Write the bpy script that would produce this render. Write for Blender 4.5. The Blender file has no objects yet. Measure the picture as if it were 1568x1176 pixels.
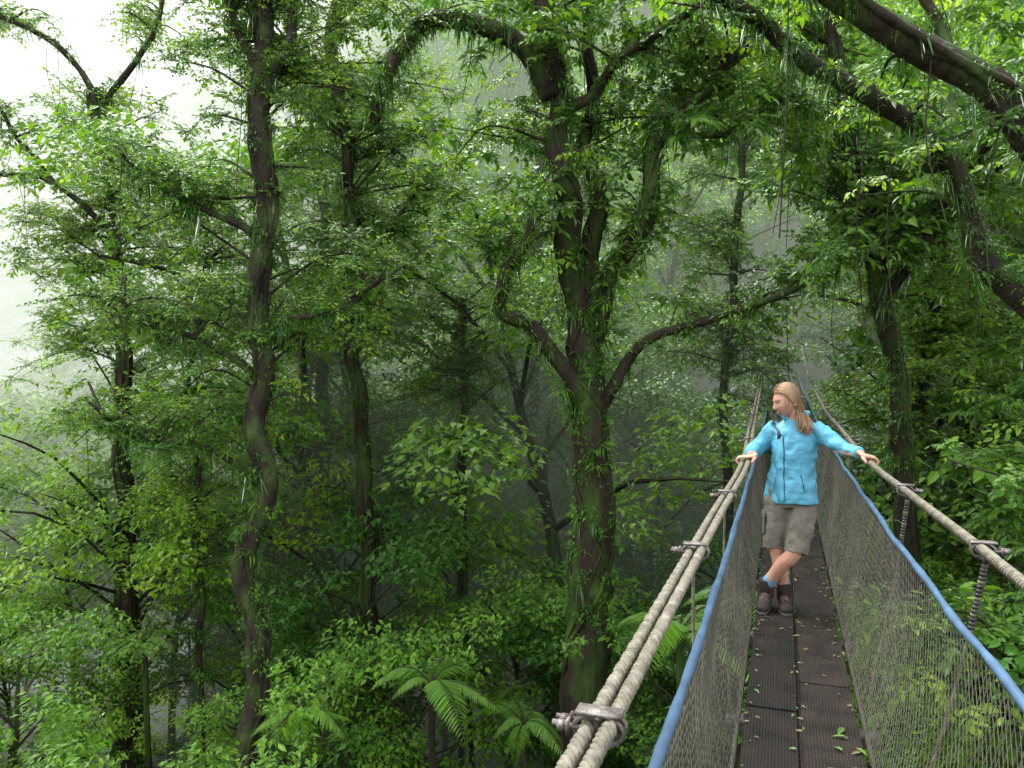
import bpy, math, random
import numpy as np
from mathutils import Vector, Matrix, noise
rng=np.random.default_rng(11); random.seed(11)
U=rng.uniform
sc=bpy.context.scene
sc.view_settings.view_transform='Standard'
try: sc.view_settings.look='None'
except: pass
sc.view_settings.exposure=0
# ---------------------------------------------------------------- helpers
class MB:
    def __init__(s): s.V=[];s.Q=[];s.T=[];s.qm=[];s.tm=[];s.R=[];s.n=0
    def add(s,V,Q=None,T=None,m=0,r=None):
        V=np.asarray(V,float).reshape(-1,3); s.V.append(V)
        if Q is not None and len(Q): Q=np.asarray(Q,int); s.Q.append(Q+s.n); s.qm.append(np.full(len(Q),m))
        if T is not None and len(T): T=np.asarray(T,int); s.T.append(T+s.n); s.tm.append(np.full(len(T),m))
        s.R.append(np.full(len(V),0.5) if r is None else np.asarray(r,float)); s.n+=len(V)
    def mesh(s,name,mats,smooth=True):
        me=bpy.data.meshes.new(name); V=np.concatenate(s.V)
        Q=np.concatenate(s.Q) if s.Q else np.zeros((0,4),int); T=np.concatenate(s.T) if s.T else np.zeros((0,3),int)
        me.vertices.add(len(V)); me.vertices.foreach_set('co',V.astype(np.float32).ravel())
        L=np.concatenate([Q.ravel(),T.ravel()]).astype(np.int32)
        me.loops.add(len(L)); me.loops.foreach_set('vertex_index',L)
        st=np.concatenate([np.arange(len(Q))*4,len(Q)*4+np.arange(len(T))*3]).astype(np.int32)
        me.polygons.add(len(st)); me.polygons.foreach_set('loop_start',st)
        mi=np.concatenate(s.qm+s.tm).astype(np.int32); me.polygons.foreach_set('material_index',mi)
        me.polygons.foreach_set('use_smooth',np.full(len(st),smooth))
        for m in mats: me.materials.append(m)
        me.update(calc_edges=True)
        a=me.attributes.new('rnd','FLOAT','POINT'); a.data.foreach_set('value',np.concatenate(s.R).astype(np.float32))
        me.validate(); return me
    def obj(s,name,mats,parent=None,smooth=True,link=True):
        ob=bpy.data.objects.new(name,s.mesh(name,mats,smooth))
        if link: sc.collection.objects.link(ob)
        if parent: ob.parent=parent
        return ob
def empty(name,loc=(0,0,0)):
    e=bpy.data.objects.new(name,None); sc.collection.objects.link(e); e.empty_display_size=.2; return e
def nrm(a): a=np.asarray(a,float); return a/np.maximum(np.linalg.norm(a,axis=-1,keepdims=True),1e-9)
def spline(P,n=8):
    P=np.asarray(P,float); P=np.vstack([2*P[0]-P[1],P,2*P[-1]-P[-2]]); out=[]
    for i in range(1,len(P)-2):
        for j in range(n):
            t=j/n; a,b,c,d=P[i-1:i+3]
            out.append(.5*((2*b)+(-a+c)*t+(2*a-5*b+4*c-d)*t*t+(-a+3*b-3*c+d)*t**3))
    out.append(P[-2]); return np.array(out)
def tube(mb,P,R,k=8,m=0,rnoise=0,side=None,RV=None,caps=True):
    P=np.asarray(P,float); n=len(P); R=np.broadcast_to(np.asarray(R,float),(n,)).copy()
    RV=R if RV is None else np.broadcast_to(np.asarray(RV,float),(n,))
    T=nrm(np.gradient(P,axis=0)); th=np.arange(k)/k*2*np.pi
    if side is None:
        a=np.array([1.,0,0]) if abs(T[0][0])<.8 else np.array([0,1.,0])
    rings=[]
    for i in range(n):
        if side is not None: a=np.asarray(side,float)
        u=a-np.dot(a,T[i])*T[i]; u/=np.linalg.norm(u); 
        if side is None: a=u
        v=np.cross(T[i],u)
        rr=1+(U(-rnoise,rnoise,k) if rnoise else 0)
        rings.append(P[i]+(np.cos(th)*R[i]*rr)[:,None]*u+(np.sin(th)*RV[i]*rr)[:,None]*v)
    V=np.concatenate(rings+[[P[0]],[P[-1]]]); i=np.arange(n-1)[:,None]*k; j=np.arange(k)[None]; j2=(j+1)%k
    Q=np.stack([i+j,i+j2,i+k+j2,i+k+j],-1).reshape(-1,4)
    T3=[]
    if caps:
        jj=np.arange(k); T3=np.concatenate([np.stack([np.full(k,n*k),(jj+1)%k,jj],-1),np.stack([np.full(k,n*k+1),(n-1)*k+jj,(n-1)*k+(jj+1)%k],-1)])
    mb.add(V,Q,T3,m)
def box(mb,c,ax,ay,az,m=0,r=None):
    c=np.asarray(c,float); V=[c+x*np.asarray(ax)+y*np.asarray(ay)+z*np.asarray(az) for x in(-1,1) for y in(-1,1) for z in(-1,1)]
    mb.add(V,[[0,1,3,2],[4,6,7,5],[0,4,5,1],[2,3,7,6],[0,2,6,4],[1,5,7,3]],m=m,r=None if r is None else [r]*8)
# ---------------------------------------------------------------- materials
def new_mat(name):
    m=bpy.data.materials.new(name); m.use_nodes=True; nt=m.node_tree; nt.nodes.clear()
    o=nt.nodes.new('ShaderNodeOutputMaterial'); b=nt.nodes.new('ShaderNodeBsdfPrincipled'); nt.links.new(b.outputs[0],o.inputs[0]); return m,nt,b,o
def ramp(nt,src,stops):
    r=nt.nodes.new('ShaderNodeValToRGB'); e=r.color_ramp.elements
    e[0].position=stops[0][0]; e[0].color=(*stops[0][1],1); e[1].position=stops[-1][0]; e[1].color=(*stops[-1][1],1)
    for p,c in stops[1:-1]: x=e.new(p); x.color=(*c,1)
    nt.links.new(src,r.inputs[0]); return r.outputs[0]
def surf(name,stops,scale=5,rough=.7,bump=.3,bscale=None,detail=6,spec=.5,stretch=None,dist=.02,metal=0):
    m,nt,b,o=new_mat(name); tc=nt.nodes.new('ShaderNodeTexCoord'); mp=nt.nodes.new('ShaderNodeMapping')
    nt.links.new(tc.outputs['Object'],mp.inputs[0])
    if stretch: mp.inputs['Scale'].default_value=stretch
    n=nt.nodes.new('ShaderNodeTexNoise'); n.inputs['Scale'].default_value=scale; n.inputs['Detail'].default_value=detail; nt.links.new(mp.outputs[0],n.inputs[0])
    nt.links.new(ramp(nt,n.outputs[0],stops),b.inputs['Base Color']); b.inputs['Roughness'].default_value=rough; b.inputs['Metallic'].default_value=metal
    b.inputs['Specular IOR Level'].default_value=spec
    if bump:
        n2=nt.nodes.new('ShaderNodeTexNoise'); n2.inputs['Scale'].default_value=bscale or scale*4; n2.inputs['Detail'].default_value=5; nt.links.new(mp.outputs[0],n2.inputs[0])
        bp=nt.nodes.new('ShaderNodeBump'); bp.inputs['Strength'].default_value=bump; bp.inputs['Distance'].default_value=dist
        nt.links.new(n2.outputs[0],bp.inputs['Height']); nt.links.new(bp.outputs[0],b.inputs['Normal'])
    return m
def leafmat(name,stops,tr=.4,rough=.42,tcol=(.16,.32,.02),ior=1.31):
    m=bpy.data.materials.new(name); m.use_nodes=True; nt=m.node_tree; nt.nodes.clear(); o=nt.nodes.new('ShaderNodeOutputMaterial')
    at=nt.nodes.new('ShaderNodeAttribute'); at.attribute_name='rnd'; oi=nt.nodes.new('ShaderNodeObjectInfo')
    ma=nt.nodes.new('ShaderNodeMath'); ma.operation='MULTIPLY'; ma.inputs[1].default_value=.6; nt.links.new(at.outputs['Fac'],ma.inputs[0])
    mb_=nt.nodes.new('ShaderNodeMath'); mb_.operation='MULTIPLY_ADD'; mb_.inputs[1].default_value=.4; nt.links.new(oi.outputs['Random'],mb_.inputs[0]); nt.links.new(ma.outputs[0],mb_.inputs[2])
    c=ramp(nt,mb_.outputs[0],stops)
    d=nt.nodes.new('ShaderNodeBsdfDiffuse'); nt.links.new(c,d.inputs[0]); g=nt.nodes.new('ShaderNodeBsdfGlossy'); g.inputs['Roughness'].default_value=rough; g.inputs[0].default_value=(.9,1,.85,1)
    fr=nt.nodes.new('ShaderNodeFresnel'); fr.inputs[0].default_value=ior
    t=nt.nodes.new('ShaderNodeBsdfTranslucent'); mx=nt.nodes.new('ShaderNodeMixRGB'); mx.inputs[0].default_value=.6; nt.links.new(c,mx.inputs[1]); mx.inputs[2].default_value=(*tcol,1)
    nt.links.new(mx.outputs[0],t.inputs[0]); ms=nt.nodes.new('ShaderNodeMixShader'); ms.inputs[0].default_value=tr; nt.links.new(d.outputs[0],ms.inputs[1]); nt.links.new(t.outputs[0],ms.inputs[2])
    m2=nt.nodes.new('ShaderNodeMixShader'); nt.links.new(fr.outputs[0],m2.inputs[0]); nt.links.new(ms.outputs[0],m2.inputs[1]); nt.links.new(g.outputs[0],m2.inputs[2]); nt.links.new(m2.outputs[0],o.inputs[0]); return m
M_leaf=leafmat('leaf_green',[(0,(.035,.10,.008)),(.4,(.07,.18,.010)),(.8,(.14,.295,.016)),(1,(.25,.41,.025))],.5,.40,(.30,.57,.015))
M_leafd=leafmat('leaf_dark',[(0,(.018,.06,.008)),(.5,(.036,.12,.010)),(1,(.075,.21,.016))],.40,.36,(.14,.36,.015))
M_leafy=leafmat('leaf_yellow_green',[(0,(.09,.21,.010)),(.5,(.18,.35,.015)),(1,(.34,.48,.03))],.56,.42,(.50,.74,.03))
M_far=leafmat('leaf_far',[(0,(.045,.125,.010)),(.5,(.09,.21,.016)),(1,(.19,.33,.025))],.46,.5,(.32,.56,.025),1.25)
M_twig=surf('twig_bark',[(.3,(.03,.025,.013)),(.7,(.06,.055,.03))],20,.8,0)
M_bark=surf('mossy_bark',[(.3,(.010,.007,.004)),(.46,(.024,.017,.009)),(.56,(.020,.036,.006)),(.75,(.04,.08,.009))],3.5,.8,1,14,stretch=(1,1,.35),dist=.05,spec=.25)
M_barkl=surf('lichen_bark',[(.3,(.010,.008,.006)),(.5,(.028,.021,.013)),(.58,(.026,.045,.009)),(.70,(.055,.07,.025)),(.76,(.17,.155,.115))],5,.8,1,18,stretch=(1,1,.5),dist=.04,spec=.25)
M_soil=surf('forest_soil',[(.3,(.012,.012,.006)),(.7,(.03,.035,.012))],2,.95,0)
# ---------------------------------------------------------------- leaves
def ltempl(w=.22,fold=.06,curl=.22):
    f=lambda y:-curl*y*y
    return np.array([(0,0,0),(-w*.85,.28,f(.28)+fold),(0,.28,f(.28)),(w*.85,.28,f(.28)+fold),(-w*.8,.62,f(.62)+fold),(0,.62,f(.62)),(w*.8,.62,f(.62)+fold),(0,1,f(1))],float)
def l5(w,fold=.05,curl=.2): return np.array([(0,0,0),(-w,.42,-curl*.18+fold),(0,.42,-curl*.18),(w,.42,-curl*.18+fold),(0,1,-curl)],float)
def l4(w,fold=.05,curl=.15): return np.array([(0,0,0),(-w,.45,fold),(0,1,-curl),(w,.45,fold)],float)
FC={8:(np.array([(0,2,1),(0,3,2),(4,5,7),(5,6,7)]),np.array([(1,2,5,4),(2,3,6,5)])),5:(np.array([(0,2,1),(0,3,2),(1,2,4),(2,3,4)]),None),4:(np.array([(0,2,1),(0,3,2)]),None)}
def add_leaves(mb,pos,d,n,size,T,m=0,r=None):
    pos=np.asarray(pos,float); N=len(pos); d=nrm(d); x=nrm(np.cross(d,n)); nn=np.cross(x,d); size=np.broadcast_to(size,(N,)); K=len(T); FT,FQ=FC[K]
    V=pos[:,None]+size[:,None,None]*(T[None,:,0:1]*x[:,None]+T[None,:,1:2]*d[:,None]+T[None,:,2:3]*nn[:,None])
    o=(np.arange(N)*K)[:,None,None]; rr=U(0,1,N) if r is None else r
    mb.add(V,None if FQ is None else (FQ[None]+o).reshape(-1,4),(FT[None]+o).reshape(-1,3),m,np.repeat(rr,K))
TB=ltempl(.22,.05,.2); TS=ltempl(.05,.015,.75)
def clump(name,R,nt,leaf,per,T,mat,up=.35):
    mb=MB(); base=U(-.12,.12)
    for i in range(nt):
        az=U(0,2*np.pi); el=U(-.35,up+.5); L=R*U(.55,1.05); d=np.array([math.cos(az)*math.cos(el),math.sin(az)*math.cos(el),math.sin(el)])
        ts=np.linspace(0,1,3); P=ts[:,None]*d*L; P[:,2]-=.25*L*ts**2; tube(mb,P,np.linspace(.005,.002,3),3,1,caps=False)
        t=np.linspace(.2,1.02,per); p=t[:,None]*d*L; p[:,2]-=.25*L*t**2
        s=np.where(np.arange(per)%2,1,-1)[:,None]; sd=nrm(np.cross(d,[0,0,1]))
        dd=d*.55+s*sd*U(.5,1,(per,1))+U(-.3,.3,(per,3)); dd[:,2]-=.25; dd[-1]=d+[0,0,-.3]
        add_leaves(mb,p+U(-.02,.02,(per,3)),dd,np.array([0,0,1])+U(-.55,.55,(per,3)),leaf*U(.5,1.3,per),T,0,np.clip(U(0,1,per)+base,0,1))
    return mb.obj(name,[mat,M_twig],link=False,smooth=False)
def mkcoll(name,obs):
    c=bpy.data.collections.new(name)
    for o in obs: c.objects.link(o)
    return c
C_fine=mkcoll('foliage_fine',[clump('leaf_sprig',.5,12,.10,10,l5(.24),[M_leaf,M_leafy,M_leafy,M_leaf,M_leafd,M_leaf][q]) for q in range(6)])
C_yel=mkcoll('foliage_yellow',[clump('bright_leaf_sprig',.5,12,.105,9,l5(.24),[M_leafy,M_leafy,M_leaf][q]) for q in range(3)])
C_broad=mkcoll('foliage_broad',[clump('broad_leaf_sprig',.55,9,[.165,.15,.19,.14,.21][q],8,ltempl([.24,.28,.22,.27,.25][q],.05,.3),[M_leaf,M_leafd,M_leaf,M_leafy,M_leaf][q]) for q in range(5)])
def strap(name,n,L,mat,hang):
    mb=MB(); az=U(0,6.28,n); d=np.stack([np.cos(az),np.sin(az),U(.0,1.2,n)-hang],-1)
    add_leaves(mb,U(-.04,.04,(n,3)),d,np.tile([0,0,1.],(n,1)),L*U(.5,1.1,n),TS,0); return mb.obj(name,[mat],link=False,smooth=False)
def moss(name,n,nl,mat,Lh=.42):
    mb=MB(); az=U(0,6.28,n); d=np.stack([np.cos(az)*.25,np.sin(az)*.25,-np.ones(n)],-1); nn=np.stack([np.cos(az),np.sin(az),0*az],-1)
    if n: add_leaves(mb,U(-.09,.09,(n,3))*[1,1,.5],d,nn,U(.06,Lh,n),l4(.022,.01,.1),0,U(0,.4,n))
    az=U(0,6.28,nl); d=np.stack([np.cos(az),np.sin(az),U(-1.1,.5,nl)],-1); add_leaves(mb,U(-.12,.12,(nl,3)),d,np.tile([0,0,1.],(nl,1))+U(-.4,.4,(nl,3)),U(.04,.12,nl),l5(.22,.04,.35),0)
    return mb.obj(name,[mat],link=False,smooth=False)
C_epi=mkcoll('epiphytes',[strap('bromeliad_tuft',22,.30,M_leaf,.1),moss('climber_leaves',0,50,M_leafd),moss('hanging_moss',12,40,M_leafd,.55),moss('hanging_moss_b',16,36,M_leafd),moss('climber_leaves_b',0,50,M_leafd),moss('climber_leaves_c',3,50,M_leaf)])
groups={}
def ggroup(coll,real):
    key=coll.name+str(real)
    if key in groups: return groups[key]
    g=bpy.data.node_groups.new('scatter_'+coll.name,'GeometryNodeTree')
    g.interface.new_socket('Geometry',in_out='INPUT',socket_type='NodeSocketGeometry'); g.interface.new_socket('Geometry',in_out='OUTPUT',socket_type='NodeSocketGeometry')
    N=g.nodes.new; gi=N('NodeGroupInput'); go=N('NodeGroupOutput'); ip=N('GeometryNodeInstanceOnPoints'); ci=N('GeometryNodeCollectionInfo')
    ci.inputs['Collection'].default_value=coll; ci.inputs['Separate Children'].default_value=True; ci.inputs['Reset Children'].default_value=True
    def na(n,t): a=N('GeometryNodeInputNamedAttribute'); a.data_type=t; a.inputs['Name'].default_value=n; return [o for o in a.outputs if o.enabled][0]
    er=N('FunctionNodeEulerToRotation'); K=g.links.new
    K(gi.outputs[0],ip.inputs['Points']); K(ci.outputs[0],ip.inputs['Instance']); ip.inputs['Pick Instance'].default_value=True
    K(na('idx','INT'),ip.inputs['Instance Index']); K(na('rot','FLOAT_VECTOR'),er.inputs[0]); K(er.outputs[0],ip.inputs['Rotation']); K(na('scl','FLOAT'),ip.inputs['Scale'])
    if real: ri=N('GeometryNodeRealizeInstances'); K(ip.outputs[0],ri.inputs[0]); K(ri.outputs[0],go.inputs[0])
    else: K(ip.outputs[0],go.inputs[0])
    groups[key]=g; return g
def scatter(name,P,scl,coll,parent=None,tilt=.35,idx=None,real=False):
    P=np.asarray(P,np.float32).reshape(-1,3); n=len(P)
    if n==0: return
    me=bpy.data.meshes.new(name); me.vertices.add(n); me.vertices.foreach_set('co',P.ravel())
    r=np.stack([U(-tilt,tilt,n),U(-tilt,tilt,n),U(0,6.283,n)],-1).astype(np.float32)
    a=me.attributes.new('rot','FLOAT_VECTOR','POINT'); a.data.foreach_set('vector',r.ravel())
    a=me.attributes.new('scl','FLOAT','POINT'); a.data.foreach_set('value',np.broadcast_to(scl,(n,)).astype(np.float32))
    a=me.attributes.new('idx','INT','POINT'); a.data.foreach_set('value',(rng.integers(0,len(coll.objects),n) if idx is None else idx).astype(np.int32))
    ob=bpy.data.objects.new(name,me); sc.collection.objects.link(ob); ob.parent=parent
    md=ob.modifiers.new('scatter','NODES'); md.node_group=ggroup(coll,real); return ob
# ---------------------------------------------------------------- terrain
def ss(x): x=np.clip(x,0,1); return x*x*(3-2*x)
def H(x,y):
    x=np.asarray(x,float); y=np.asarray(y,float)
    h=-6.4+32*ss((y-15)/72)*(1-.62*ss((-x-4)/26))+4.5*ss((x-3)/9)*ss((y+5)/20)
    return h+.5*np.sin(x*.31+1)*np.cos(y*.27)+.25*np.sin(x*.9)*np.sin(y*.8)
gx=np.concatenate([np.linspace(-600,-90,12),np.linspace(-85,85,120),np.linspace(90,600,12)]); gy=np.concatenate([np.linspace(-400,-32,10),np.linspace(-30,130,120),np.linspace(140,900,14)])
X,Y=np.meshgrid(gx,gy); mb=MB(); nx=len(gx); i=np.arange(len(gy)-1)[:,None]*nx; j=np.arange(nx-1)[None]
mb.add(np.stack([X,Y,H(X,Y)],-1),np.stack([i+j,i+j+1,i+nx+j+1,i+nx+j],-1).reshape(-1,4)); mb.obj('ground',[M_soil])
# ---------------------------------------------------------------- tree kinds used in the forest mass
def pads(mb,C,R,n,leaf,T,m=0,flat=.4):
    for c,r in zip(C,R):
        k=int(n*r*r); v=rng.normal(size=(k,3)); v=nrm(v)*(U(.2,1,k)**.5)[:,None]; p=c+v*[r,r,r*flat]; p[:,2]+=.12*r*np.sin(v[:,0]*5+c[0])*np.cos(v[:,1]*4)
        az=U(0,6.28,k); d=np.stack([np.cos(az),np.sin(az),-.25+U(-.35,.25,k)],-1)+nrm(v*[1,1,0]+1e-6)*.6
        add_leaves(mb,p,d,np.array([0,0,1])+U(-.6,.6,(k,3)),leaf*U(.6,1.3,k),T,m,np.clip(U(0,1,k)*.7+U(0,.3),0,1))
def forest_tree(name,Ht,leaf,dens,mat,low=.35,spread=.3,nl=16,T=l4(.25)):
    mb=MB(); lean=U(-.12,.12,2)*Ht; P=spline([(0,0,-1),(-lean[0]*.3,lean[1]*.4,Ht*.4),(lean[0]*.4,lean[1]*.2,Ht*.65),(lean[0],lean[1],Ht*.92)],5)
    tube(mb,P,np.linspace(.014*Ht,.004*Ht,len(P)),6,1)
    C=[];R=[]
    for k in range(nl):
        t=low+(1-low)*(k+.5)/nl; p0=P[int(t*(len(P)-1))]; az=k*2.4+U(-.5,.5); L=Ht*spread*U(.5,1)*(1.15-.6*abs(t-.6))
        e=p0+[math.cos(az)*L,math.sin(az)*L,L*U(.25,.9)]; mid=(p0+e)/2+[0,0,.12*L]; tube(mb,spline([p0,mid,e],2),np.linspace(.005*Ht,.0015*Ht,5),4,1,caps=False)
        for q in range(3):
            C.append(e+U(-1,1,3)*[.3*L,.3*L,.16*L]-(e-p0)*U(0,.5)*[1,1,.3]); R.append(Ht*.075*U(.6,1.4))
    pads(mb,C,R,dens,leaf,T,0,.5); return mb.obj(name,[mat,M_bark],link=False,smooth=False)
C_forest=mkcoll('forest_trees',[forest_tree('tall_tree_a',13,.19,230,M_far,.2),forest_tree('tall_tree_b',15,.2,200,M_far,.2,.28,20),forest_tree('tall_tree_c',11,.18,250,M_far,.12,.34,18),forest_tree('tall_tree_d',14,.22,180,M_leaf,.2,.28,18),forest_tree('tall_tree_e',12,.16,270,M_leaf,.1,.28,20)])
T5=l5(.24)
C_under=mkcoll('understory_trees',[forest_tree('understory_a',4.5,.09,1000,M_leaf,.25,.36,16,T5),forest_tree('understory_b',5,.11,800,M_leafd,.2,.34,18,T5),forest_tree('understory_c',4,.085,1200,M_leaf,.2,.42,15,T5),forest_tree('understory_d',4.2,.16,440,M_leafd,.3,.36,14,T5),forest_tree('understory_e',4.6,.10,850,M_leafd,.2,.4,15,T5),forest_tree('understory_f',4.4,.09,1000,M_leafy,.25,.4,15,T5)])
FERNS=[(1.85,8.8,-1.25,1.25,9),(-.85,14.0,.3,1.3,8),(-2.6,9.6,-2.55,.95,7),(-1.0,9.8,-2.2,1.05,8),(-5.3,11.5,-2.3,.95,7),(.15,10.2,-2.9,1.0,7),(2.75,9.8,-1.2,1.1,8)]
def grid(y0,y1,sp,wl,wr):
    out=[]; y=y0
    while y<y1:
        x=-wl(y)
        while x<wr(y): out.append((x+U(-.45,.45)*sp,y+U(-.45,.45)*sp)); x+=sp
        y+=sp*.9
    return np.array(out)
dvec=np.array([.319,.948,0]); nvec=np.array([.948,-.319,0])
def BR(s,t,z): return np.asarray(s)[...,None]*dvec+np.asarray(t)[...,None]*nvec+np.asarray(z)[...,None]*np.array([0,0,1.])
def tdist(P): return np.abs(P[:,0]*.948-P[:,1]*.319-.17)
g=grid(46,90,5.2,lambda y:y*.7+5,lambda y:y*.7+5); P=np.c_[g,H(g[:,0],g[:,1])-.5]; scatter('distant_forest',P,U(.8,1.25,len(P)),C_forest,tilt=.05)
g=grid(15.5,46,3.4,lambda y:y*.7+3,lambda y:y*.7+3); P=np.c_[g,H(g[:,0],g[:,1])-.5]
s=U(.6,1.05,len(P)); ul=P[:,0]/P[:,1]
s=np.where((ul<-.30)&(P[:,1]<36),s*.55,s)
keep=(tdist(P)>2.6)|(P[:,1]>33); P=P[keep];s=s[keep]; scatter('forest',P,s,C_forest,tilt=.06)
g=grid(5.5,24,1.55,lambda y:y*.72+2,lambda y:y*.75+2); P=np.c_[g,H(g[:,0],g[:,1])-.3]; s=U(.6,1.2,len(P))*(1+.4*ss((P[:,1]-10)/6)); td=tdist(P)
k=(td>1.3)|(s*5+P[:,2]<-.6); k&=(P[:,1]>7.5)|(s*4.6+P[:,2]<-1.9)
for fx,fy,fz,fl,fk in FERNS: k&=~((np.abs(P[:,0]-fx*P[:,1]/fy)<1.0)&(P[:,1]<fy+1.0)&(P[:,1]>fy-3.2)&(s*4.6+P[:,2]>fz-.9))
P=P[k]; s=s[k]
idx=np.where(P[:,0]/P[:,1]<-.27,rng.choice([0,2,5,5,0,3,2],len(P)),np.where(P[:,0]/P[:,1]>.42,rng.choice([0,2,3,1,3,0,4],len(P)),rng.choice([0,1,4,3,4,2,1],len(P)))); scatter('understory',P,s,C_under,tilt=.12,idx=idx)
g=grid(3,13,1.1,lambda y:y*.7+2,lambda y:y*.8+2); P=np.c_[g,H(g[:,0],g[:,1])+.1]; scatter('undergrowth',P,U(1.4,2.6,len(P)),C_broad)
# ---------------------------------------------------------------- individually built trees
def sec(P,n,lo,Ls,mb,up=.25,back=0):
    pts=[]
    for _ in range(n):
        f=U(lo,1); i=int(f*(len(P)-1)); p0=P[i]; az=U(0,6.28); L=U(*Ls); sy=math.sin(az)*.8
        if U()<back: sy=abs(sy)
        d=np.array([math.cos(az),sy,U(-.1,up+.55)]); m=p0+d*L*.5+[0,0,.08*L]+U(-.1,.1,3)*L; e=p0+d*L+U(-.2,.2,3)-[0,0,.12*L]
        Q=spline([p0,m,e],4); tube(mb,Q,np.linspace(.022,.006,len(Q)),5,0,caps=False)
        for q in np.linspace(.4,1,max(2,int(L/.32))):
            c=Q[int(q*(len(Q)-1))]; pts.append(c+U(-.18,.18,3)*[1.4,1.4,1])
            if U()<.6: pts.append(c+U(-.42,.42,3)*[1,1,.7])
    return pts
def tree(name,limbs,coll,bark,moss=.6,cs=(.6,1.1),tuft=1.0,back=.8):
    e=empty(name); mb=MB(); pts=[]; ep=[]; es=[]
    for L in limbs:
        P=spline(L['p'],9); n=len(P); w=np.array([[noise.noise(Vector(p*1.1)+Vector((7,0,0))),noise.noise(Vector(p*1.1)+Vector((0,9,0))),0] for p in P]); 
        P=P+w*L.get('w',.2)*np.minimum(1,np.arange(n)/4)[:,None]
        R=np.linspace(L['r'][0],L['r'][1],n)*(1+.2*np.array([noise.noise(Vector(p*2.5)) for p in P])); tube(mb,P,R,12,0,.09)
        pts+=sec(P,L.get('n',10),L.get('lo',.3),L.get('L',(.5,1.5)),mb,back=back)
        ln=np.linalg.norm(np.diff(P,axis=0),axis=1).sum(); k=int(ln*13*L.get('m',moss))
        for _ in range(k):
            i=rng.integers(int(n*L.get('mlo',0)),n); a=U(0,6.28); ep.append(P[i]+U(-.06,.06,3)+np.array([math.cos(a),math.sin(a),.2])*R[i]*.95); es.append(U(.3,.85)*tuft)
        for _ in range(int(ln*1.3)):
            i=rng.integers(n//3,n); p=P[i]+U(-.1,.1,3); l=U(.4,2.0); tube(mb,spline([p,p+[U(-.1,.1),U(-.1,.1),-l*.5],p+[U(-.15,.15),U(-.1,.1),-l]],4),.005,4,0,caps=False)
        if L['r'][0]>.12:
            for q in range(4):
                ph=U(0,6.28); tt=np.arange(n)*U(.10,.3)*(1 if q%2 else -1)+ph; tube(mb,P+np.stack([np.cos(tt),np.sin(tt),0*tt],-1)*(R*1.02)[:,None],U(.014,.035),6,0,.15,caps=False)
    mb.obj('trunk_and_limbs',[bark],e); scatter('leaves',pts,U(*cs,len(pts)),coll,e,real=True)
    if ep: scatter('epiphytes',ep,np.array(es),C_epi,e,.3,real=True)
    return e
Y0=10.5
tree('mossy_forest_tree',[
 dict(p=[(.95,Y0,-7.5),(.95,Y0,-3.53),(.99,Y0,-2.03),(1.03,Y0,-1.18),(1.09,Y0,-.15),(1.03,Y0,.96),(.95,Y0,1.72),(.90,Y0,2.49)],r=(.33,.19),n=2,lo=.75,L=(.3,.6),m=1.6,w=.03,mlo=.35),
 dict(p=[(.92,Y0,2.3),(.72,10.4,3.26),(.75,10.3,3.94),(.56,10.2,4.8),(.44,10.1,5.48),(.35,10,6.16),(.2,9.9,8)],r=(.18,.07),n=13,lo=.42,m=1.5),
 dict(p=[(.5,10.2,5.1),(.05,10,5.69),(-.38,9.9,5.89),(-.97,9.8,5.91),(-1.27,9.8,5.69),(-1.53,9.7,5.22),(-1.78,9.7,4.67)],r=(.13,.08),n=3,lo=.1,L=(.3,.7),m=2.6),
 dict(p=[(.93,Y0,2.4),(1.03,10.6,3.09),(1.12,10.7,3.94),(.99,10.7,4.63),(1.12,10.8,5.48),(.9,11,7.6)],r=(.15,.05),n=13,lo=.42,m=1.5),
 dict(p=[(1.0,Y0,2.4),(1.2,Y0,2.75),(1.55,10.4,3.35),(1.76,10.3,4.11),(1.93,10.2,4.8),(2.36,10.1,5.22),(2.95,10,5.65),(3.6,9.8,6.1)],r=(.14,.05),n=15,lo=.45,m=1.5),
 dict(p=[(1.0,Y0,1.1),(.65,10.3,1.72),(.22,10.2,2.19),(-.19,10.1,2.41),(-.08,10,2.83),(.26,10,3.22),(.39,10,3.69)],r=(.12,.05),n=8,lo=.65,L=(.4,1.0),m=2.0),
 dict(p=[(1.15,Y0,.95),(1.34,10.4,1.64),(1.76,10.3,2.07),(2.53,10.2,2.34),(3.3,10,2.58),(4.06,9.8,2.92)],r=(.08,.03),n=7,lo=.6,L=(.4,1.1),m=.8),
 dict(p=[(.6,10.2,4.9),(1.3,10,5.4),(2,9.6,5.9),(2.7,9.2,6.6)],r=(.08,.03),n=11,lo=.3),
 dict(p=[(.95,Y0,1.8),(1.3,10.4,2.5),(1.42,10.3,3.2),(1.7,10.2,3.7)],r=(.09,.03),n=5,lo=.6,L=(.3,.8)),
 dict(p=[(1.9,10.2,4.7),(2.6,10,4.6),(3.3,9.8,4.9),(3.9,9.6,4.7)],r=(.05,.02),n=10,lo=.3,L=(.4,1.1)),
],C_broad,M_bark,1.0,(.42,.78),back=.95)
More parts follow.
